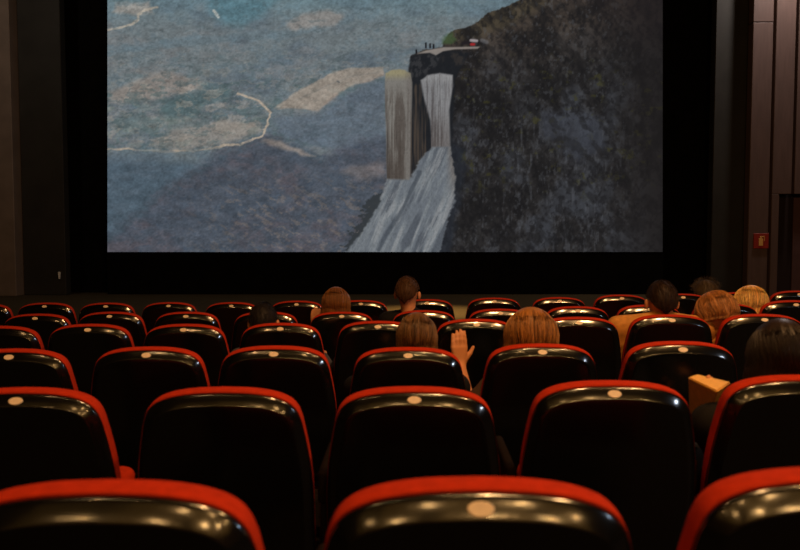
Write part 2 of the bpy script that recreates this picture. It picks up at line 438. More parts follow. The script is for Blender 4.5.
    put((68, 84, 99), sst(150, 168, Y-.02*(X-107))*sst(230, 180, X))
    put((78, 92, 107), sst(.5, .7, fbm(X/30, Y/8, 71))*sst(150, 168, Y)*sst(210, 150, X)*.6)
    rm = poly_mask(ridge, X+14*(n2-.5)+6*(n3-.5), Y+10*(n2-.5)+5*(n3-.5), 7)
    put((71, 78, 92), rm*.92)
    put((81, 78, 88), rm*sst(.4, .65, fbm(X/40, Y/25, 77))*.9)
    put((60, 70, 84), rm*sst(.55, .35, n2)*.6)
    put((104, 96, 94), rm*sst(.58, .66, fbm((X+Y)/10, (Y-X*.6)/3.2, 81, 4))*.6*sst(160, 205, Y)*sst(150, 260, X))
    put((62, 70, 82), rm*sst(.58, .68, fbm((X-Y)/10, (Y+X*.6)/3.6, 83, 4))*.45)
    put((50, 62, 80), rm*sst(.62, .75, n3)*.35)
    put((58, 72, 84), line_mask(ridge[1:10], X+8*(n2-.5), Y-3+8*(n2-.5), 4)*.55*sst(.35, .6, n3))
    put((132, 120, 114), poly_mask([(262, 141), (272, 140), (300, 149), (318, 156), (300, 155), (280, 149)], wx, wy, 2.5)*.75)
    put((122, 112, 112), poly_mask([(338, 172), (352, 165), (384, 163), (386, 176), (360, 180)], wx, wy, 4)*.5)
    road = [(238, 94), (250, 97), (259, 101), (265, 107), (271, 113), (268, 123), (266, 130), (263, 136), (240, 144), (202, 149), (176, 151), (140, 149), (107, 149)]
    put((162, 148, 134), line_mask(road, X+5*(n2-.5)+2*(n3-.5), Y+5*(n2-.5)+2*(n3-.5), 1.25)*np.where(Y < 140, .95, .3+.6*sst(.35, .6, n2)))
    C *= (1+(nm-.5)*.34+(n3-.5)*.14+(ng-.5)*.30)[..., None]
    C[:] = C*.88+C.mean(-1, keepdims=True)*.12
    C *= np.array([1.05, 1.045, 1.02])
    # dark bush at the foot of the fall
    put((50, 54, 57), poly_mask([(343, 252), (356, 226), (364, 206), (378, 193), (390, 190), (386, 220), (362, 254)], X+15*(n3-.5)+8*(ng-.5), Y+15*(n3-.5), 1.5)*.9)
    # cliff mass
    cl = [(409, 182), (409, 68), (411.5, 55), (417, 53), (426, 49), (443, 47), (445, 38), (455, 30), (470, 26), (478, 22), (489, 12), (508, 6), (522, -2), (560, -60), (720, -120), (720, 260), (400, 260)]
    cm = poly_mask(cl, X+3*(n3-.5), Y+3*(n3-.5), 1.0)
    k1 = fbm(X/26, Y/34, 101); k2 = fbm(X/9+.6*k1, Y/12, 107); k3 = fbm(X/3, Y/4.2, 113); k4 = fbm(X/1.5, Y/1.9, 119, 3)
    vv = .42*k1+.33*k2+.16*k3+.09*k4
    lo_ = sst(.56, .36, vv); hi_ = sst(.50, .66, vv)
    up = sst(95, 20, Y+.22*(X-520))            # bushes above, bare rock below
    put((47, 45, 45), cm)
    put((64, 56, 50), cm*up*.8)
    put((74, 67, 50), cm*poly_mask([(444, 40), (455, 28), (490, 10), (522, -4), (560, -10), (520, 20), (480, 38)], wx, wy, 6)*.55)
    put((29, 28, 29), cm*lo_*.8)
    put((86, 76, 66), cm*hi_*up*.5)
    put((72, 74, 79), cm*hi_*(1-up)*.75*sst(670, 590, X))
    put((54, 57, 64), cm*sst(.45, .68, k1)*(1-up)*.45*sst(660, 600, X))
    put((88, 90, 96), cm*sst(.60, .74, fbm(X/3.2, Y/13, 127))*(1-up)*.45*sst(650, 590, X)*sst(90, 140, Y))
    put((64, 62, 34), cm*sst(.62, .74, fbm(X/8, Y/6, 129))*sst(45, 80, Y)*sst(210, 170, Y)*.6*sst(.35, .55, k3))
    put((27, 26, 28), cm*sst(.48, .33, k3)*.42)
    put((80, 82, 86), cm*sst(.62, .72, fbm(X/3, Y/4, 577, 4))*.4*sst(665, 600, X))
    put((66, 70, 80), cm*poly_mask([(540, 108), (560, 112), (600, 116), (604, 150), (575, 160), (560, 140), (542, 134)], X+16*(k2-.5), Y+16*(k3-.5), 6)*.55)
    put((30, 29, 30), cm*sst(.52, .64, fbm((X+Y)/18, (Y-X)/9, 561, 4))*.45)
    put((32, 29, 29), cm*sst(590, 668, X)*.6)
    put((30, 26, 28), cm*sst(560, 640, X)*sst(70, 0, Y)*.5)
    put((38, 42, 50), cm*poly_mask([(447, 140), (466, 150), (460, 200), (452, 254), (436, 254), (452, 200)], X+12*(k2-.5), Y, 4)*.7)
    C *= (1-.06*cm*(1-up))[..., None]
    # dark rock under the ledge and brown curtain between the falls
    put((30, 32, 36), poly_mask([(409, 66), (412, 55), (430, 51), (455, 50), (470, 52), (462, 66), (455, 80), (452, 150), (410, 180)], wx*.3+X*.7, wy*.3+Y*.7, 1.5)*.9)
    put((62, 62, 64), poly_mask([(411, 62), (418, 54), (440, 54), (436, 66), (426, 76), (412, 78)], wx, wy, 2)*sst(.42, .6, k3)*.6)
    put((60, 54, 50), poly_mask([(440, 54), (470, 51), (462, 64), (446, 72)], wx, wy, 2)*sst(.45, .6, k2)*.6)
    st = fbm(X/1.6, Y/45, 131, 4); st2 = fbm(X/3.2, Y/60, 137, 3)
    put((74, 64, 56), poly_mask([(409, 84), (424, 84), (434, 150), (416, 186), (408, 186)], X, Y, 2)*sst(.35, .7, st)*.85)
    # left fall
    f1 = poly_mask([(385, 80), (386, 73), (392, 69.5), (404, 69.5), (410, 73), (412, 82), (410, 180), (387, 182), (386, 140)], X+1.5*(st-.5), Y+2*(n3-.5), 1)
    put((122, 119, 114), f1)
    put((84, 77, 72), f1*sst(.42, .62, st)*sst(80, 105, Y)*.85)
    put((66, 58, 53), f1*sst(.35, .75, fbm(X/5, Y/90, 571, 2))*sst(100, 170, Y)*.7)
    put((52, 46, 44), f1*sst(.50, .70, st2)*sst(92, 130, Y)*.75)
    put((150, 142, 108), f1*sst(82, 72, Y)*.8)
    put((104, 98, 94), f1*sst(402, 412, X)*.6)
    # middle fall
    f2 = poly_mask([(421, 80), (428, 75), (440, 73), (453, 75), (453, 86), (449, 110), (450, 150), (432, 152), (430, 120), (423, 95)], X+2*(st-.5), Y, 1.2)
    put((126, 126, 128), f2)
    put((78, 74, 75), f2*sst(.44, .64, st)*.8)
    put((88, 80, 76), f2*sst(95, 150, Y)*.45)
    put((156, 156, 156), f2*sst(86, 76, Y)*.5)
    put((148, 148, 149), f2*sst(.56, .42, st2)*sst(140, 80, Y)*.4)
    # pale apron spreading below
    ap = poly_mask([(387, 179), (409, 180), (420, 160), (432, 147), (450, 147), (455, 175), (455, 200), (446, 225), (438, 256), (342, 258), (362, 232), (380, 204)], X+5*(n3-.5), Y, 1.5)
    U = X+.42*(Y-180)
    sa = fbm(U/3.2, Y/26, 141, 4); sb = fbm(U/8, Y/40, 147, 3)
    put((118, 124, 129), ap)
    put((98, 104, 112), ap*sst(.40, .70, sa)*.75)
    put((74, 79, 87), ap*sst(.54, .72, sb)*.7)
    put((146, 148, 150), ap*sst(.46, .28, sa)*.6)
    put((110, 92, 78), ap*sst(444, 456, X)*sst(215, 150, Y)*.6)
    put((66, 72, 80), line_mask([(420, 172), (404, 205), (378, 250)], X+4*(sa-.5), Y, 2.2)*.7)
    wf = np.maximum(np.maximum(f1, f2), ap)*(np.abs(fbm(X/1.3, Y/3, 401, 3)-.5)*.5)
    C *= (1-wf*.7+ap*(k4-.5)*.14)[..., None]
    # ledge top, visitors and the parked cars
    put((152, 143, 136), poly_mask([(416, 53.5), (427, 50), (444, 47), (480, 46.3), (478, 48.4), (455, 49), (443, 51), (436, 55), (430, 52.5)], X, Y, .8)*.8)
    put((62, 84, 52), poly_mask([(442, 44), (446, 34), (454, 30), (457, 38), (450, 44)], wx, wy, 2)*.7)
    for (a, b, h) in [(426, 45, 4.2), (430, 45.5, 3.4), (433.5, 46, 3.2), (416.3, 51.5, 3)]:
        put((24, 22, 26), line_mask([(a, b-h/2), (a, b+h/2)], X, Y, 1.0))
    put((34, 30, 34), line_mask([(463, 43), (469, 42)], X, Y, 2.0)*.8)
    put((175, 165, 168), line_mask([(471, 40), (477, 40.5)], X, Y, 1.6)*.8)
    put((150, 40, 42), line_mask([(471.5, 44), (474, 44)], X, Y, 1.6))
    put((120, 120, 124), line_mask([(482, 40), (487, 42)], X, Y, 2.2)*.5)
    return C
sx0, sx1, sy0, sy1 = 107.0, 663.0, -62.0, 252.0
a = at(sx0, sy1, YS); b = at(sx1, sy1, YS); zt = at(400, sy0, YS).z
NX, NY = 640, 362
U, W = np.meshgrid(np.linspace(0, 1, NX), np.linspace(0, 1, NY))
pxs = sx0+U*(sx1-sx0)
TILT = math.tan(PITCH)
DY = W*(zt-a.z)*TILT                         # the screen leans back a little at the top
zz = a.z+W*(zt-a.z)
# rows of the picture, evenly spread over the screen's height
v = (CAMZ-zz)/(YS+DY); th = np.arctan(v)-PITCH; pys = 275+F*np.tan(th)
colr = np.clip(paint(pxs, pys), 0, 255)/255
colr = np.where(colr <= .04045, colr/12.92, ((colr+.055)/1.055)**2.4)
bm = None
me = bpy.data.meshes.new('cinema_screen')
vx = a.x+U*(b.x-a.x)
co = np.stack([vx, YS+.02+DY, zz], -1).reshape(-1, 3)
idx = np.arange(NX*NY).reshape(NY, NX)
q = np.stack([idx[:-1, :-1], idx[:-1, 1:], idx[1:, 1:], idx[1:, :-1]], -1).reshape(-1, 4)
me.vertices.add(len(co)); me.vertices.foreach_set('co', co.ravel())
me.loops.add(q.size); me.loops.foreach_set('vertex_index', q.ravel())
me.polygons.add(len(q)); me.polygons.foreach_set('loop_start', np.arange(0, q.size, 4)); me.polygons.foreach_set('loop_total', np.full(len(q), 4))
me.update(calc_edges=True); me.validate()
at_ = me.color_attributes.new('picture', 'FLOAT_COLOR', 'POINT')
at_.data.foreach_set('color', np.concatenate([colr.reshape(-1, 3), np.ones((NX*NY, 1))], 1).ravel().astype(np.float32))
ms = bpy.data.materials.new('projected_picture'); ms.use_nodes = True
nt = ms.node_tree; bs = nt.nodes['Principled BSDF']; an = nt.nodes.new('ShaderNodeAttribute'); an.attribute_name = 'picture'
bs.inputs['Base Color'].default_value = (.0, .0, .0, 1); bs.inputs['Roughness'].default_value = 1; bs.inputs['Specular IOR Level'].default_value = 0
nt.links.new(an.outputs['Color'], bs.inputs['Emission Color']); bs.inputs['Emission Strength'].default_value = 1.0
me.materials.append(ms)
scr = bpy.data.objects.new('cinema_screen', me); COL.objects.link(scr)
tag(scr, 'large cinema screen showing a waterfall cliff above a hazy blue valley', 'screen')
fr = bmesh.new(); add_box(fr, (a.x-.015, YS+.03, a.z-.015), (b.x+.015, YS+.48, zt+.015))
for v_ in fr.verts:
    if v_.co.y < YS+.1: v_.co.y = YS+.03+(v_.co.z-a.z)*TILT
bm_obj('screen_backing', fr, M['mask'], scr)
box_obj('lower_masking', (a.x-.015, YS+.03, zst), (b.x+.015, YS+.48, a.z-.017), M['mask'], scr)

# ------------------------------------------------------------------ people
class Field:
    def __init__(s, lo, hi, h):
        s.lo = np.array(lo, float); s.h = h; s.n = np.ceil((np.array(hi)-s.lo)/h).astype(int)+1
        s.f = np.full(s.n, 1.0)
    def _win(s, lo, hi):
        i0 = np.clip(np.floor((lo-s.lo)/s.h).astype(int), 0, s.n-1); i1 = np.clip(np.ceil((hi-s.lo)/s.h).astype(int)+1, 1, s.n)
        if np.any(i1 <= i0): return None
        g = np.meshgrid(*[s.lo[k]+s.h*np.arange(i0[k], i1[k]) for k in range(3)], indexing='ij')
        return tuple(slice(i0[k], i1[k]) for k in range(3)), g
    def _mix(s, sl, d, k, sub=False):
        o = s.f[sl]
        if sub:
            d = -d
            h = np.clip(.5-.5*(o-d)/k, 0, 1); s.f[sl] = o+(d-o)*h+k*h*(1-h)
        else:
            h = np.clip(.5+.5*(o-d)/k, 0, 1); s.f[sl] = o+(d-o)*h-k*h*(1-h)
    def cap(s, a, b, ra, rb, k=.02, inf=0):
        a = np.array(a, float); b = np.array(b, float); ra += inf; rb += inf; m = max(ra, rb)+k+.03
        r = s._win(np.minimum(a, b)-m, np.maximum(a, b)+m)
        if r is None: return
        sl, g = r; e = b-a; L = max(e@e, 1e-9)
        w_ = [g[i]-a[i] for i in range(3)]
        t = np.clip((w_[0]*e[0]+w_[1]*e[1]+w_[2]*e[2])/L, 0, 1)
        d = np.sqrt(sum((w_[i]-e[i]*t)**2 for i in range(3)))-(ra+(rb-ra)*t)
        s._mix(sl, d, k)
    def ell(s, c, rad, rot=None, k=.02, inf=0, sub=False):
        c = np.array(c, float); rad = np.array(rad, float)+inf; m = rad.max()+k+.03
        r = s._win(c-m, c+m)
        if r is None: return
        sl, g = r; q = np.stack([g[i]-c[i] for i in range(3)], -1)
        if rot is not None: q = q @ np.array(rot)
        k0 = np.sqrt(((q/rad)**2).sum(-1)); k1 = np.sqrt(((q/rad**2)**2).sum(-1))
        d = k0*(k0-1)/np.maximum(k1, 1e-6)
        s._mix(sl, d, k, sub)
    def mesh(s):
        f = np.pad(s.f, 1, constant_values=1.0); lo = s.lo-s.h
        n = np.array(f.shape)-1
        cnt = np.zeros(n); acc = np.zeros(tuple(n)+(3,))
        def sl(o): return tuple(slice(o[k], o[k]+n[k]) for k in range(3))
        for ax in range(3):
            for u_ in (0, 1):
                for v_ in (0, 1):
                    o = [0, 0, 0]; oth = [k for k in range(3) if k != ax]; o[oth[0]] = u_; o[oth[1]] = v_
                    o2 = list(o); o2[ax] = 1
                    A = f[sl(o)]; B = f[sl(o2)]; mk = (A < 0) != (B < 0)
                    t = np.where(mk, A/np.where(mk, A-B, 1), 0)
                    cnt += mk
                    for k in range(3): acc[..., k] += mk*(o[k]+(t if k == ax else 0))
        act = cnt > 0; ids = np.full(n, -1); ids[act] = np.arange(act.sum())
        cell = np.argwhere(act); V = lo+s.h*(cell+acc[act]/cnt[act][:, None])
        Q = []
        for ax in range(3):
            o1, o2 = [k for k in range(3) if k != ax]
            A = np.take(f, range(0, n[ax]), ax); B = np.take(f, range(1, n[ax]+1), ax)
            mk = (A < 0) != (B < 0); e = np.argwhere(mk)
            e = e[(e[:, o1] >= 1) & (e[:, o1] < n[o1]) & (e[:, o2] >= 1) & (e[:, o2] < n[o2])]
            fl = A[tuple(e.T)] < 0
            def gid(d1, d2):
                c = e.copy(); c[:, o1] -= d1; c[:, o2] -= d2; return ids[tuple(c.T)]
            q = np.stack([gid(1, 1), gid(0, 1), gid(0, 0), gid(1, 0)], -1)
            if ax == 1: fl = ~fl
            q[~fl] = q[~fl][:, ::-1]; Q.append(q)
        return V, np.concatenate(Q)
def field_obj(name, fl, m, parent, origin, rinv, it=1):
    V, Q = fl.mesh(); ok = (Q >= 0).all(1)
    Q = Q[ok]
    V = (V-np.array(origin)) @ np.array(rinv).T
    o = mesh_obj(name, V.tolist(), Q.tolist(), m, parent)
    bm = bmesh.new(); bm.from_mesh(o.data)
    for _ in range(it): bmesh.ops.smooth_vert(bm, verts=bm.verts, factor=.5, use_axis_x=True, use_axis_y=True, use_axis_z=True)
    bmesh.ops.recalc_face_normals(bm, faces=bm.faces); bm.to_mesh(o.data); bm.free()
    return o

def hand(fl, wrist, fwd, nrm, side, curl=.25, spread=.0):
    """palm with five fingers; fwd along the fingers, nrm out of the back of the hand, side +1 = thumb towards fwd x nrm"""
    f = Vector(fwd).normalized(); nn = Vector(nrm); nn = (nn-f*nn.dot(f)).normalized(); lat = f.cross(nn)*side; wv = Vector(wrist)
    for k, o in enumerate((-.028, -.009, .010, .028)):
        fl.cap(wv+lat*o*.55+f*.005, wv+lat*o+f*.085, .014, .0125, .012)
    L = (.062, .078, .083, .074)
    for k, o in enumerate((-.030, -.0105, .0095, .029)):
        b = wv+lat*o+f*.088; d = (f+lat*(o/.03)*spread*1.2).normalized(); p = b; d = (d-lat*o*1.2).normalized()
        for j in range(3):
            ang = curl*(j+.6); dd = (d*math.cos(ang)-nn*math.sin(ang)); q_ = p+dd*L[k]*(.42, .32, .26)[j]
            fl.cap(p, q_, .0108-.0011*j, .0098-.0011*j, .005); p = q_
    p = wv+lat*.022+f*.022-nn*.006; d = (f*.74+lat*.62-nn*.15).normalized()
    q_ = p+d*.048; fl.cap(p, q_, .0145, .0115, .008); d2 = (f*.85+lat*.5-nn*.2).normalized(); fl.cap(q_, q_+d2*.032, .0108, .0088, .005)

def person(key, name_label, headpx, topy, Yh, yaw=0, pitch=0, roll=0, hair='long', hc=(90, 50, 25), shirt=(30, 30, 34), seatkey=None,
           vox=.008, neck=.175, larm=None, rarm=None, hw=1.0, hl=.30, vol=.0, shoulders=.185, sleeve=True, scale=1.0, hands=None, strands=1300, wild=.0, group=None, hvar=.45):
    loc, rz, so = SEAT[seatkey]
    root = empty('person', loc, rz); tag(root, name_label, 'person', 'people watching the film')
    Rz = Matrix.Rotation(rz, 3, 'Z'); Ri = Rz.inverted()
    tw = lambda x, y, z: np.array(loc + Rz @ Vector((x, y, z)))          # seat space -> world
    HR = .118*scale
    top = at(headpx, topy, Yh); thick = .012+vol
    head = Vector((top.x, top.y, top.z-HR-thick*.9))
    rot = (Euler((R(pitch), R(roll), R(yaw)), 'XYZ').to_matrix()); rot = Matrix.Rotation(rz, 3, 'Z') @ rot
    RN_ = np.array(rot)
    hp = lambda x, y, z: np.array(head + rot @ (Vector((x, y, z))*scale))
    hips = tw(0, .17, .545); loc_h = Ri @ (head-loc)
    ch = Vector(((loc_h.x)*.55, .13+.25*max(0, loc_h.y-.2), min(.93, loc_h.z-.30))); chest = np.array(loc + Rz @ ch)
    waist = np.array(loc + Rz @ Vector((loc_h.x*.2, .16, .70)))
    nb = Vector((loc_h.x*.85, ch.y*.5+(loc_h.y-.03)*.5, loc_h.z-neck*scale)); nbase = np.array(loc + Rz @ nb)
    shz = nb.z-.045
    sh = {s: np.array(loc + Rz @ Vector((nb.x*.85+s*shoulders, ch.y+.005, shz-.018))) for s in (-1, 1)}
    def arms(s, spec):
        if spec: el, wr, fw, nm = [np.array(q) for q in spec]
        else:
            el = tw(s*.245, .24, .74); wr = tw(s*.215, .46, .72) if False else tw(s*.13, .44, .60); fw = np.array(Rz @ Vector((-s*.5, .8, -.2))); nm = np.array(Rz @ Vector((0, .2, 1)))
        return el, wr, fw, nm
    A = {-1: arms(-1, larm), 1: arms(1, rarm)}
    knees = {s: tw(s*.11, .60, .53) for s in (-1, 1)}; ank = {s: tw(s*.11, .66, .10) for s in (-1, 1)}
    hipj = {s: tw(s*.085, .17, .545) for s in (-1, 1)}
    allp = [hips, chest, np.array(head), *sh.values(), *[a[0] for a in A.values()], *[a[1] for a in A.values()], *knees.values(), *ank.values(), tw(0, .85, .02)]
    lo = np.min(allp, 0)-.23; hi = np.max(allp, 0)+.23
    def torso(fl, inf=0):
        k = .05
        fl.cap(hipj[-1], hipj[1], .105, .105, k, inf)
        fl.cap(hips, waist, .118, .112, k, inf)
        for s in (-1, 1):
            side_w = np.array(Rz @ Vector((s*.055, 0, 0))); fl.cap(waist+side_w*.8, chest+side_w*1.1, .098, .102, k, inf)
            fl.cap(chest+side_w*.7, np.array(nbase)*.2+sh[s]*.8-np.array([0, 0, .015]), .09, .055, k, inf)
            fl.cap(nbase-np.array([0, 0, .02]), sh[s], .050, .054, .03, inf)
    def armf(fl, s, inf=0, full=True, fore=True):
        el, wr, fw, nm = A[s]
        fl.cap(sh[s], el, .052, .042, .03, inf); e2 = el+(wr-el)*(1 if full else .86)
        if fore: fl.cap(el, e2, .041, .028, .02, inf)
    def legs(fl, inf=0, full=True):
        for s in (-1, 1):
            fl.cap(hipj[s], knees[s], .085, .060, .03, inf); fl.cap(knees[s], ank[s]+(np.array([0, 0, 0]) if full else np.array([0, 0, .03])), .057, .036, .02, inf)
    b = Field(lo, hi, vox)
    torso(b); legs(b)
    for s in (-1, 1):
        armf(b, s); el, wr, fw, nm = A[s]
        hand(b, Vector(wr), Vector(fw), Vector(nm), -s, curl=(.12 if (larm if s < 0 else rarm) else .35))
        b.cap(ank[s]+np.array([0, 0, -.02]), ank[s]+np.array(Rz @ Vector((0, .15, -.045))), .036, .026, .02)
    b.cap(nbase-np.array([0, 0, .04]), hp(0, -.015, -.055), .058, .052, .03)
    b.ell(hp(0, -.008, .018), (.076*scale, .096*scale, .098*scale), RN_, .02)
    b.ell(hp(0, .028, -.045), (.058*scale, .066*scale, .075*scale), RN_, .03)
    b.cap(hp(0, .062, -.095), hp(0, .07, -.098), .022, .018, .02)
    for s in (-1, 1):
        b.ell(hp(s*.032, .098, .012), (.018, .012, .012), RN_, .012, sub=True)
        b.ell(hp(s*.032, .083, .010), (.0125, .0125, .0125), RN_, .003)
        b.ell(hp(s*(.084 if hair != 'short' else .092), -.004, -.014), (.012, .021, .034), RN_, .008)
    b.cap(hp(0, .092, .012), hp(0, .110, -.028), .008, .014, .010)
    b.cap(hp(-.018, .088, -.062), hp(.018, .088, -.062), .008, .008, .006)
    field_obj('body', b, M['skin'], root, loc, Ri)
    sm = mat('shirt_'+key, lin(shirt), .85, .2, var=.18, scale=35, bump=.5, bscale=30)
    t = Field(lo, hi, vox); torso(t, .013); [armf(t, q_, .011, False, sleeve or q_ > 0) for q_ in (-1, 1)]
    t.cap(nbase-np.array([0, 0, .03]), nbase+np.array([0, 0, .008]), .062, .060, .02)
    field_obj('shirt', t, sm, root, loc, Ri, 2)
    t = Field(lo, hi, vox*1.3); t.cap(hipj[-1], hipj[1], .112, .112, .04); legs(t, .012, False)
    field_obj('trousers', t, M['trouser'], root, loc, Ri)
    for s in (-1, 1):
        t = Field(ank[s]-.2, ank[s]+.25, vox); t.cap(ank[s]+np.array([0, 0, -.035]), ank[s]+np.array(Rz @ Vector((0, .16, -.05))), .046, .036, .02); t.cap(ank[s], ank[s]+np.array([0, 0, -.03]), .045, .046, .02)
        field_obj('shoe', t, M['shoe'], root, loc, Ri)
    # ---- hair: a shell that grows from the crown, with single strands over it
    rg = np.random.default_rng(abs(hash(key)) % 1000 if False else sum(ord(c) for c in key))
    ra, rb, rc = (.084 if hair != 'short' else .079)*scale*hw+thick*.5, .103*scale+thick*.5, .104*scale+thick
    def pol_end(phi):                        # phi = 0 forward, +-pi backward
        f = abs(phi)
        if hair == 'short': return np.interp(f, [0, .9, 1.35, 1.75, 2.2, PI], [R(26), R(34), R(72), R(88), R(130), R(165)])
        return np.interp(f, [0, .8, 1.15, 1.5, PI], [R(26), R(36), R(88), R(104), R(128)])
    def hang(phi):
        if hair == 'short': return 0
        return hl*np.interp(abs(phi), [0, .95, 1.25, 2.0, PI], [0, 0, .8, 1, 1.0])
    seatn = Rz @ Vector((0, 1, 0))
    TF = R(30); ct_, st_ = math.cos(TF), math.sin(TF)
    def dome(phi, p, off):                   # the parting lies forward of the top of the head
        x, y, z = math.sin(phi)*math.sin(p), math.cos(phi)*math.sin(p), math.cos(p)
        y, z = y*ct_+z*st_, -y*st_+z*ct_
        return Vector((x*(ra+off), y*(rb+off)-.008, z*(rc+off)+.008))
    def surf(phi, s, off=0):
        pe = pol_end(phi); hg = hang(phi); Ld = rc*pe; L = Ld+hg; d = s*L
        if d <= Ld or hg == 0:
            p = pe*min(1, d/Ld)
            base = dome(phi, p, off)
            return head + rot @ base
        e = d-Ld; p = pe
        base = dome(phi, p, off)
        q0 = head + rot @ base
        # falls straight down, slightly flaring, drawn in at the tips
        fl_ = 1+.55*min(e, .10)/.1*.28-.9*max(0, e-.12)
        c0 = head + rot @ Vector((0, -.02, base.z))
        out = q0-c0
        return Vector((c0.x+out.x*fl_, c0.y+out.y*(fl_*.85), q0.z-e*.97))
    NP, NS = 72, 22 if hair != 'short' else 14
    ph = [-PI+2*PI*k/NP for k in range(NP)]
    lob = rg.uniform(0, 6.28, 6)
    Vh, Fh, Ch = [], [], []
    base_c = np.array(lin(hc))
    def groove(phi, s): return .0035*math.sin(phi*17+lob[0]+2*math.sin(s*5+lob[1]))+.0025*math.sin(phi*31+lob[2]+3*s)+.004*math.sin(phi*5+lob[3]+s*4)
    for j in range(NS+1):
        for f in ph:
            s = j/NS
            Vh.append(surf(f, s, groove(f, s)*min(1, (s*1.7)**3)*(1 if hair != 'short' else .5)))
            Ch.append(base_c*(1+.14*min(1, s*2.5)*math.sin(f*17+lob[0]+2*math.sin(s*5+lob[1]))))
    for j in range(NS):
        for k in range(NP):
            k2 = (k+1) % NP; Fh.append((j*NP+k, (j+1)*NP+k, (j+1)*NP+k2, j*NP+k2))
    ib = len(Vh)                              # close it: inner skin
    for j in range(NS+1):
        for f in ph:
            Vh.append(surf(f, j/NS, -.012)); Ch.append(base_c*.8)
    for j in range(NS):
        for k in range(NP):
            k2 = (k+1) % NP; Fh.append((ib+j*NP+k, ib+j*NP+k2, ib+(j+1)*NP+k2, ib+(j+1)*NP+k))
    for k in range(NP):
        k2 = (k+1) % NP; Fh.append((NS*NP+k, ib+NS*NP+k, ib+NS*NP+k2, NS*NP+k2))
    NSG = 12 if hair != 'short' else 4
    for i in range(strands):
        f = rg.uniform(-PI, PI); o0 = rg.uniform(.0, .006)+wild*rg.exponential(.35); df = rg.normal(0, .10)
        if hair == 'short': s0 = rg.uniform(.02, .92); s1 = min(1.0, s0+rg.uniform(.08, .16)); lift = .003+wild*rg.uniform(0, 1)
        else: s0 = rg.uniform(.10, .26) if i % 3 else rg.uniform(.12, .5); s1 = rg.uniform(.72, 1.02); lift = wild*rg.uniform(0, .5)
        tone = base_c*float(np.clip(rg.normal(1.0, hvar), .25, 1.0+2*hvar if hvar < .4 else 2.0)); pts = []
        wv, wp = rg.uniform(.0, .05), rg.uniform(0, 6)
        for j in range(NSG+1):
            u = j/NSG; s = s0+(s1-s0)*u
            ff = f+df*u+wv*math.sin(wp+5*u)
            ff = (ff+PI) % (2*PI)-PI
            pts.append(surf(ff, s, -.004+(.006+o0)*min(1, u*2.2)+lift*u if hair != 'short' else .001+o0*min(1, u*2)+lift*u))
        wd = (.0010 if hair != 'short' else .0009)*(.8 if Yh < 3 else 1)*rg.uniform(.7, 1.4); b0 = len(Vh)
        for j, p in enumerate(pts):
            tn = (pts[min(j+1, NSG)]-pts[max(j-1, 0)]).normalized(); ax = tn.orthogonal().normalized(); bx = tn.cross(ax)
            rr = wd*(1 if j < NSG-1 else (.6 if j < NSG else .15))
            for m_ in range(3):
                an_ = m_*2.0944; Vh.append(p+ax*math.cos(an_)*rr+bx*math.sin(an_)*rr); Ch.append(tone)
        for j in range(NSG):
            for m_ in range(3):
                m2 = (m_+1) % 3; Fh.append((b0+j*3+m_, b0+j*3+m2, b0+(j+1)*3+m2, b0+(j+1)*3+m_))
    Vl = [Ri @ (v_-loc) for v_ in Vh]
    hm = mat('hair_'+key, lin(hc), .42 if hair != 'short' else .6, .45 if hair != 'short' else .25, attr='tone', sheen=.0)
    ho = mesh_obj('hair', Vl, Fh, hm, root)
    ca = ho.data.color_attributes.new('tone', 'FLOAT_COLOR', 'POINT')
    ca.data.foreach_set('color', np.concatenate([np.clip(np.array(Ch), 0, 1), np.ones((len(Ch), 1))], 1).ravel().astype(np.float32))
    return root, Rz, head

TAN = (190, 130, 60)
person('chestnut', 'person with straight chestnut hair left of the short haired man, fifth row', 336, 286, 5.24, hair='long', hc=(122, 76, 36), shirt=(60, 34, 26), seatkey=(4, 4), hl=.14, vol=.010, hw=1.08, yaw=4,
       larm=(at(319, 345, 5.28), at(315, 329, 5.36), (.05, .05, 1), (0, -1, 0)))
person('crop', 'man with short cropped brown hair sitting alone above the seats, fifth row', 407.5, 276, 5.24, hair='short', hc=(74, 48, 28), shirt=(16, 15, 17), seatkey=(4, 5), neck=.15, yaw=-14, vol=.002, scale=1.0)
person('darkhead', 'person with dark round head low between seats, left of the middle', 263.5, 302, 4.22, hair='short', hc=(26, 20, 20), shirt=(70, 68, 74), seatkey=(3, 3), vol=.006,
       rarm=(at(329, 372, 4.24), at(322, 356, 4.52), (-.2, 1, .1), (0, 0, 1)), scale=.93)
person('brownlong', 'woman with long brown hair, seen right below the short haired man', 417, 311, 3.13, hair='long', hc=(104, 72, 40), shirt=(18, 17, 20), seatkey=(2, 3), hl=.16, vol=.004, hw=.98, yaw=-6, scale=.95)
person('golden', 'woman with golden brown hair raising her left hand beside her', 531, 306, 3.16, hair='long', hc=(150, 98, 44), shoulders=.165, shirt=(74, 54, 42), seatkey=(2, 4), hl=.20, vol=.018, hw=1.22, vox=.0055,
       sleeve=False, larm=(at(468, 408, 3.16), at(459.5, 366, 3.28), (-.02, .05, 1), (.0, -1, .05)))
person('tanman', 'man with short dark hair in a tan shirt right of the middle', 662, 280, 4.24, hair='short', hc=(42, 26, 16), shirt=TAN, seatkey=(3, 7), vol=.004, shoulders=.255, neck=.095,
       larm=(at(622, 374, 4.26), at(640, 400, 4.62), (.5, .8, 0), (0, 0, 1)), rarm=(at(706, 362, 4.26), at(690, 398, 4.62), (-.5, .8, 0), (0, 0, 1)))
person('auburn', 'woman with auburn hair leaning towards the man in tan', 717, 290, 4.22, hair='long', hc=(168, 112, 58), hvar=.5, shirt=(172, 112, 48), seatkey=(3, 8), hl=.03, vol=.020, hw=1.24, neck=.05, shoulders=.22, pitch=-8, roll=-6, yaw=12)
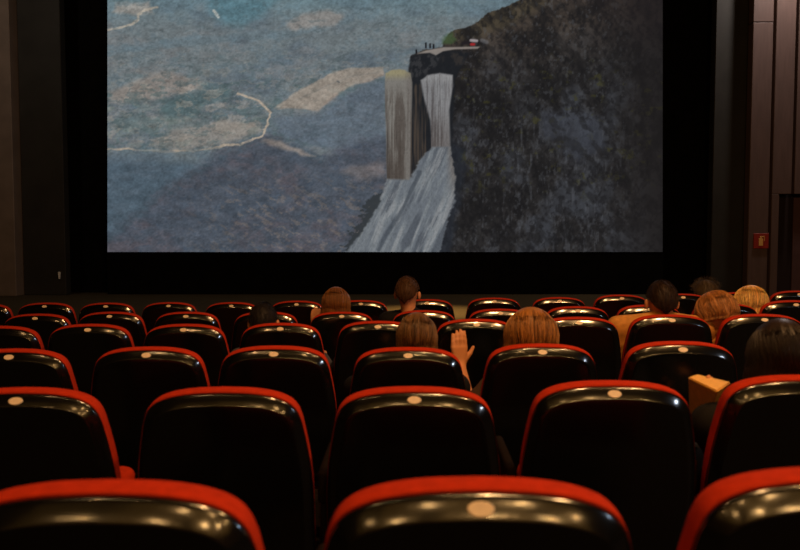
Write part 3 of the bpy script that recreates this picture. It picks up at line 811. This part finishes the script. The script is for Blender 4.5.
person('spiky', 'person with dull fluffy hair behind the auburn haired woman, farthest row', 706, 279, 6.25, hair='short', hc=(76, 62, 44), shirt=(40, 30, 26), seatkey=(5, 11), vol=.012, wild=.02, hw=1.2)
person('blonde', 'woman with bright blonde hair at the right, fifth row', 751, 284.5, 5.24, hair='long', hc=(236, 182, 104), shirt=(40, 26, 22), seatkey=(4, 9), hl=.12, vol=.015, hw=1.22, yaw=-10)
person('darklong', 'woman with long black hair at the right edge, nearest person', 781, 317, 2.2, hair='long', hc=(36, 24, 18), shirt=(20, 18, 18), seatkey=(1, 4), hl=.24, vol=.006, hw=1.05, yaw=-4, strands=2600, hvar=.3, scale=.95,
       larm=(at(730, 470, 2.25), at(722, 425, 2.36), (-.1, .3, 1), (.6, -.5, .3)))

# yellow card box held up by the nearest woman
P0 = at(688, 377, 2.425); P1 = at(731, 382, 2.34); P2 = at(717, 391, 2.2); P3 = at(697, 374, 2.48)
dn = Vector((.03, .10, -.15))
top = [P0, P2, P1, P3]
cen = sum(top, Vector())/4; base = empty('snack_box', cen+dn); tag(base, 'yellow card box tilted in the gap left of the right seat, second nearest row', 'box')
bot = [cen+dn+(p-cen)*.75 for p in top]
V = [p-(cen+dn) for p in top+bot]
bm = bmesh.new(); vs = [bm.verts.new(v) for v in V]
for f in [(3, 2, 1, 0), (4, 5, 6, 7), (0, 1, 5, 4), (1, 2, 6, 5), (2, 3, 7, 6), (3, 0, 4, 7)]: bm.faces.new([vs[i] for i in f])
bmesh.ops.bevel(bm, geom=list(bm.edges), offset=.004, segments=2, affect='EDGES')
bm_obj('carton', bm, M['box'], base)

# ------------------------------------------------------------------ light
def area(name, loc, target, power, size, col, shape='DISK', sy=None, spread=None):
    l = bpy.data.lights.new(name, 'AREA'); l.energy = power; l.shape = shape; l.size = size; l.color = col
    if sy: l.size_y = sy
    if spread: l.spread = spread
    o = bpy.data.objects.new(name, l); COL.objects.link(o); o.location = loc
    o.rotation_euler = (Vector(target)-Vector(loc)).to_track_quat('-Z', 'Y').to_euler(); return o
WARM = (1, .52, .20)
area('ceiling_lamp_right', (2.4, .8, 5.6), (1.9, 4.0, .8), 125, .22, WARM)
area('ceiling_lamp_front', (.9, .8, 6.6), (.9, 5.0, .8), 145, .22, WARM)
area('ceiling_lamp_left', (-2.2, -.4, 5.6), (-1.4, 2.6, .9), 12, .16, WARM)
for x, y, z, e in [(-2.6, YB+.1, 3.5, .25), (-1.1, YB+.1, 3.3, .4), (-.35, YB+.1, 4.7, .5), (.75, YB+.1, 3.45, .7), (1.5, YB+.1, 4.9, .8), (2.0, YB+.1, 3.4, .7), (3.2, YB+.1, 3.9, .7),
                   (-1.6, -1.2, 6.3, .7), (.5, -1.6, 6.3, 1.2), (2.2, -1.0, 6.3, 1.4), (.1, .6, 6.5, 1.0), (3.0, .4, 6.4, 1.2)]:
    area('rear_bulb', (x, y, z), (x*.5, 4, .9), e*(13 if z < 6 else 5), .09, (1, .56, .20))
GOLD = (1, .50, .11)
for k, x in enumerate((-3.3, -1.3, .8, 2.9)):
    area('rear_wall_fill', (x, YB+.06, 3.9+.1*(k % 2)), (x, 5, 3.9), (1.0, 2.0, 3.2, 2.8)[k]*1.7, 1.7, GOLD, 'RECTANGLE', 3.4)  # added glow standing in for a lit rear wall, mirrored in chair bevels
for k, x in enumerate((-2.6, .2, 2.8)):
    area('rear_ceiling_fill', (x, -.6, 6.8), (x, -.5, 0), (1.0, 3.2, 5)[k]*.8, 2.4, GOLD, 'RECTANGLE', 4.6)  # added overhead glow: soft fill, and gold for the bevels to reflect
area('side_lamp', (5.2, -.6, 3.4), (0, 3.5, 1), 30, .35, (.75, .85, 1))
area('panel_wash_right', (7.1, 11.85, 7.3), (7.1, 12.5, 3), 185, .3, (1, .86, .80))
area('panel_wash_left', (-6.4, 9.2, 6.6), (-8.0, 12.6, 4.0), 34, .4, (1, .85, .72))
sp = bpy.data.lights.new('stage_spot', 'SPOT'); sp.energy = 9000; sp.color = (1, .62, .24); sp.spot_size = R(20); sp.spot_blend = 1.0; sp.shadow_soft_size = .1
so_ = bpy.data.objects.new('stage_spot', sp); COL.objects.link(so_); so_.location = (.5, 8.0, 7.4); so_.rotation_euler = (Vector((.42, 9.8, .45))-so_.location).to_track_quat('-Z', 'Y').to_euler()
print('OBJECTS', len(bpy.data.objects))
